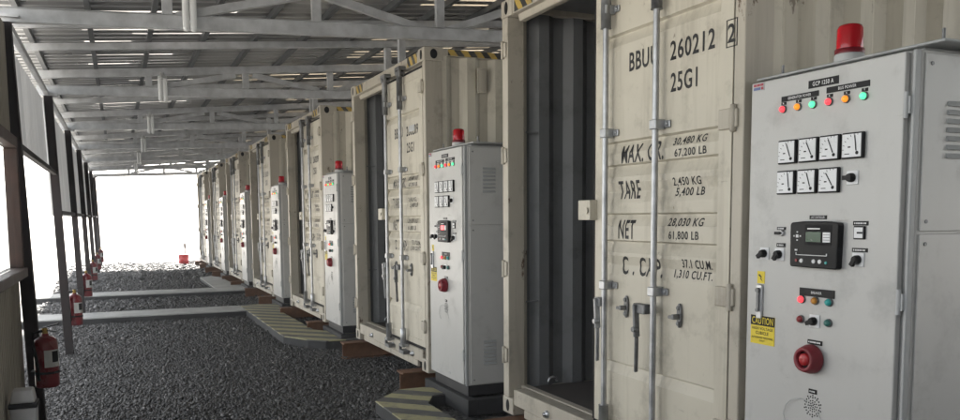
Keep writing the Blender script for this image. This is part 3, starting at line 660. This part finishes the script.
    m = MB(); put_text(m, 'CAUTION', -.106, -.228, 1.144, 1.174, F-.0034, .012); m.build('lettering', 'yellow', ca)
    for st, a0, a1, b0, b1 in (('HIGH VOLTAGE', -.106, -.227, 1.119, 1.131), ('CUBICLE', -.128, -.203, 1.099, 1.113), ('AUTHORIZED PERSONNEL', -.104, -.230, 1.082, 1.090), ('ONLY', -.150, -.182, 1.069, 1.077)):
        m = MB(); put_text(m, st, a0, a1, b0, b1, F-.0028, .015); m.build('lettering', 'black_print', ca)
    plate(-.368, -.542, 1.286, 1.318, 'BREAKER', frac=(.3, .3))
    for y, mt_ in ((-.382, 'l_red'), (-.451, 'l_amb'), (-.520, 'l_teal')): lamp(y, 1.271, mt_, .0135)
    lamp(-.380, 1.191, 'l_redoff', .0135); lamp(-.519, 1.191, 'l_tealoff', .0135)
    sr_ = MB().lathe((F, -.445, 1.04), (-1, 0, 0), [(.053, 0), (.058, .006), (.058, .022), (.049, .050), (.047, .055), (.034, .055), (.034, .036)], 28, caps=False).build('siren', 'siren_red', dr)
    MB().lathe((F-.037, -.445, 1.04), (-1, 0, 0), [(.0345, 0), (.0345, .0015)], 24).build('siren_throat', 'rubber', sr_)
    MB().lathe((F-.038, -.445, 1.04), (-1, 0, 0), [(.025, 0), (.025, .012), (.019, .017), (.008, .019)], 20).build('siren_button', 'red', sr_)
    m = MB()
    for k in range(20):
        a = 2*math.pi*k/20
        for r_ in (.043, .034) if k % 2 else (.038,): m.lathe((F, -.45+r_*math.cos(a), .85+r_*math.sin(a)), (-1, 0, 0), [(.0035, 0), (.0032, .0012)], 6)
    for r_, nq in ((.022, 12), (.013, 8), (.005, 3)):
        for k in range(nq): a = 2*math.pi*k/nq; m.lathe((F, -.45+r_*math.cos(a), .85+r_*math.sin(a)), (-1, 0, 0), [(.003, 0), (.003, .0012)], 6)
    m.build('speaker_holes', 'black', dr)
    MB().box(F-.002, F, -.53, -.49, .30, .315).build('maker_plate', 'plastic_grey', dr)
    # beacon
    bx, by = .10, -.465; zt2 = zt+.026
    bc = MB().lathe((bx, by, zt2), (0, 0, 1), [(.055, 0), (.055, .026), (.052, .032)], 20).build('beacon_base', 'plastic_grey', t)
    MB().lathe((bx, by, zt2+.032), (0, 0, 1), [(.054, 0), (.054, .018), (.05, .02)], 20).build('ring', 'beacon_dark', bc)
    MB().lathe((bx, by, zt2+.051), (0, 0, 1), [(.049, 0), (.0475, .076), (.042, .088), (.03, .093), (.01, .095)], 24).build('beacon_lens', 'beacon', bc)
    MB().lathe((bx, by, zt2+.051), (0, 0, 1), [(.02, 0), (.02, .04), (.012, .065)], 12).build('reflector', 'steel', bc)
    return t
cab = make_cabinet(); cb = cab.location.copy()
cl = ['large grey control cabinet with CAUTION sign, nearest and cut by the photo edge', 'grey control cabinet standing between the nearest and second containers', 'grey control cabinet standing between the second and third containers', 'pale control cabinet standing between the third and fourth containers',
      'pale control cabinet standing between the fourth and fifth containers', 'pale control cabinet standing between the fifth and sixth containers', 'pale control cabinet farthest along the row before the last container']
for i in range(7):
    o = cab if i == 0 else copy_tree(cab)
    o.location = (cb.x, cb.y+i*P-(0 if i == 0 else .055), cb.z)
    if i == 1:
        for q in o.children_recursive:
            if q.name.split('.')[0] == 'display': q.material_slots[0].link = 'OBJECT'; q.material_slots[0].material = M['l_red']
    if i == 0:
        dq = [q for q in o.children if q.name.split('.')[0] == 'door'][0]
        MB().path([(XF-.004, -.425, .865), (XF-.010, -.40, .872), (XF-.012, -.35, .86), (XF-.01, -.318, .83), (XF-.008, -.305, .79), (XF-.006, -.315, .755), (XF-.004, -.335, .745)], .0016, 6).build('loose_wire', 'plastic_grey', dq, org=tuple(cb))
        MB().path([(XF-.004, -.475, .835), (XF-.010, -.495, .82), (XF-.008, -.51, .79), (XF-.003, -.515, .76)], .0016, 6).build('loose_wire', 'plastic_grey', dq, org=tuple(cb))
    tag(o, cl[i], 'cabinet', 'grey control cabinets with red beacons')

# ------------------------------------------------------------------ pendant lamps
def make_lamp(k, x, y, z0, z1):
    t = thing('hanging_lamp', (x, y, z1)); B = MB()
    for dx in (-.0265, .0265): B.tube((x+dx, y, z0+.01), (x+dx, y, z1-.07), .026, 12).lathe((x+dx, y, z0+.01), (0, 0, -1), [(.026, 0), (.019, .016), (.007, .022)], 12)
    B.box(x-.02, x+.02, y-.008, y+.008, z0+.05, z0+.07)
    B.build('tube', 'tube', t)
    MB().lathe((x, y, z1-.07), (0, 0, 1), [(.052, 0), (.05, .03), (.028, .04), (.024, .07)], 14).build('socket', 'plastic_grey', t)
    MB().tube((x, y, z1), (x, y, zr(x)-.04), .006).box(x-.02, x+.02, y-.02, y+.15, zr(x)-.052, zr(x)-.045).build('hanger', 'purlin', t)
    return t
for k in range(6):
    y = TY[k+K0+1]-.13; o = make_lamp(k, -1.95, y, 3.03, 3.36)
    tag(o, ['nearest unlit white tube lamp, cut by the top of the photo', 'second unlit white tube lamp hanging from the roof', 'third unlit white tube lamp hanging from the roof', 'fourth unlit white tube lamp hanging from the roof', 'fifth small unlit tube lamp hanging from the roof', 'farthest small unlit tube lamp near the bright end'][k], 'lamp', 'tube lamps hanging along the shed')

# ------------------------------------------------------------------ fire extinguishers on the posts
def make_ext():
    t = thing('fire_extinguisher', (-3.03, 0, .42)); x, y, z = -3.03, 0, .40
    MB().lathe((x, y, z), (0, 0, 1), [(.070, 0), (.079, .008), (.08, .02), (.08, .315), (.072, .345), (.045, .368), (.024, .375), (.022, .39)], 24).build('cylinder', 'ext_red', t)
    va = MB().lathe((x, y, z+.39), (0, 0, 1), [(.02, 0), (.02, .035), (.012, .04)], 12).build('valve', 'brass', t)
    MB().bar((x-.01, y, z+.43), (x+.095, y-.03, z+.46), .02, .008).bar((x, y, z+.415), (x+.08, y-.02, z+.40), .018, .008).build('lever', 'black', va)
    MB().path([(x-.02, y-.01, z+.41), (x-.07, y-.05, z+.40), (x-.075, y-.075, z+.33), (x-.055, y-.085, z+.2), (x-.045, y-.085, z+.06)], .011).build('hose', 'rubber', t)
    n = 10; lb = MB(); a0, a1 = R(-95), R(-5); vs = []
    for k in range(n+1):
        a = a0+(a1-a0)*k/n
        vs += [(x+.0812*math.cos(a), y+.0812*math.sin(a), z+.15), (x+.0812*math.cos(a), y+.0812*math.sin(a), z+.275)]
    lb.add(vs, [(2*k, 2*k+2, 2*k+3, 2*k+1) for k in range(n)], True); l = lb.build('paper_label', 'paper', t)
    vs = []; a0 = R(-58); a1 = R(-18)
    for k in range(n+1):
        a = a0+(a1-a0)*k/n
        vs += [(x+.0818*math.cos(a), y+.0818*math.sin(a), z+.185), (x+.0818*math.cos(a), y+.0818*math.sin(a), z+.265)]
    MB().add(vs, [(2*k, 2*k+2, 2*k+3, 2*k+1) for k in range(n)], True).build('printed_panel', 'black', l)
    MB().lathe((x, y, z+.10), (0, 0, 1), [(.0825, 0), (.0825, .018)], 24, caps=False).box(x-.1, x-.075, y-.05, y+.05, z+.095, z+.123).build('bracket_strap', 'black', t)
    return t
ex = make_ext(); eb = ex.location.copy()
for i in range(6):
    o = ex if i == 0 else copy_tree(ex)
    o.location = (eb.x, TY[i+K0+1]+(-.15 if i == 0 else .145), .42+(-.0 if i == 0 else -.06))
    tag(o, ['large dark red fire extinguisher low on the nearest post', 'red fire extinguisher on the second post, beside the nearest kerb crossing', 'red extinguisher third along the row of posts', 'red extinguisher fourth along the row of posts', 'red extinguisher fifth along the row of posts', 'smallest red extinguisher, on the farthest visible post'][i], 'extinguisher', 'fire extinguishers hung on the posts')

# ------------------------------------------------------------------ things at the far end
d = thing('fire_drum', (-.45, 27.6, 0)); tag(d, 'small red drum on the gravel at the bright far end', 'drum')
MB().lathe((-.45, 27.6, 0), (0, 0, 1), [(.16, 0), (.165, .02), (.165, .13), (.172, .135), (.172, .15), (.165, .155), (.165, .34), (.172, .345), (.172, .36), (.15, .362)], 20).build('drum_body', 'red', d)
MB().lathe((-.45, 27.6, .362), (0, 0, 1), [(.155, 0), (.155, .008), (.03, .012)], 20).build('drum_lid', 'red', d)
s = thing('marker_post', (-.33, 28.6, 0)); tag(s, 'short brownish stake standing behind the red drum', 'stake')
MB().tube((-.33, 28.6, 0), (-.33, 28.6, .72), .02).build('stake', 'brown', s); MB().box(-.365, -.295, 28.585, 28.615, .55, .72).build('stake_board', 'brown', s)
f = MB().box(-1.05, -.55, 27.0, 27.6, -.02, .06).build('pale_slab', 'concrete', None, .01, org=(-.8, 27.3, 0)); f.location = (-.8, 27.3, 0); tag(f, 'pale concrete slab lying beside the red drum', 'slab')

hz = MB().box(-60, 60, -30, 75, -1, 9).build('glare_haze', 'glare_haze'); hz['kind'] = 'stuff'  # thin volume added to stand in for lens bloom at the far end
for o in bpy.data.objects:
    if '_o' in o: del o['_o']
S.render.resolution_x = 1024; S.render.resolution_y = 448
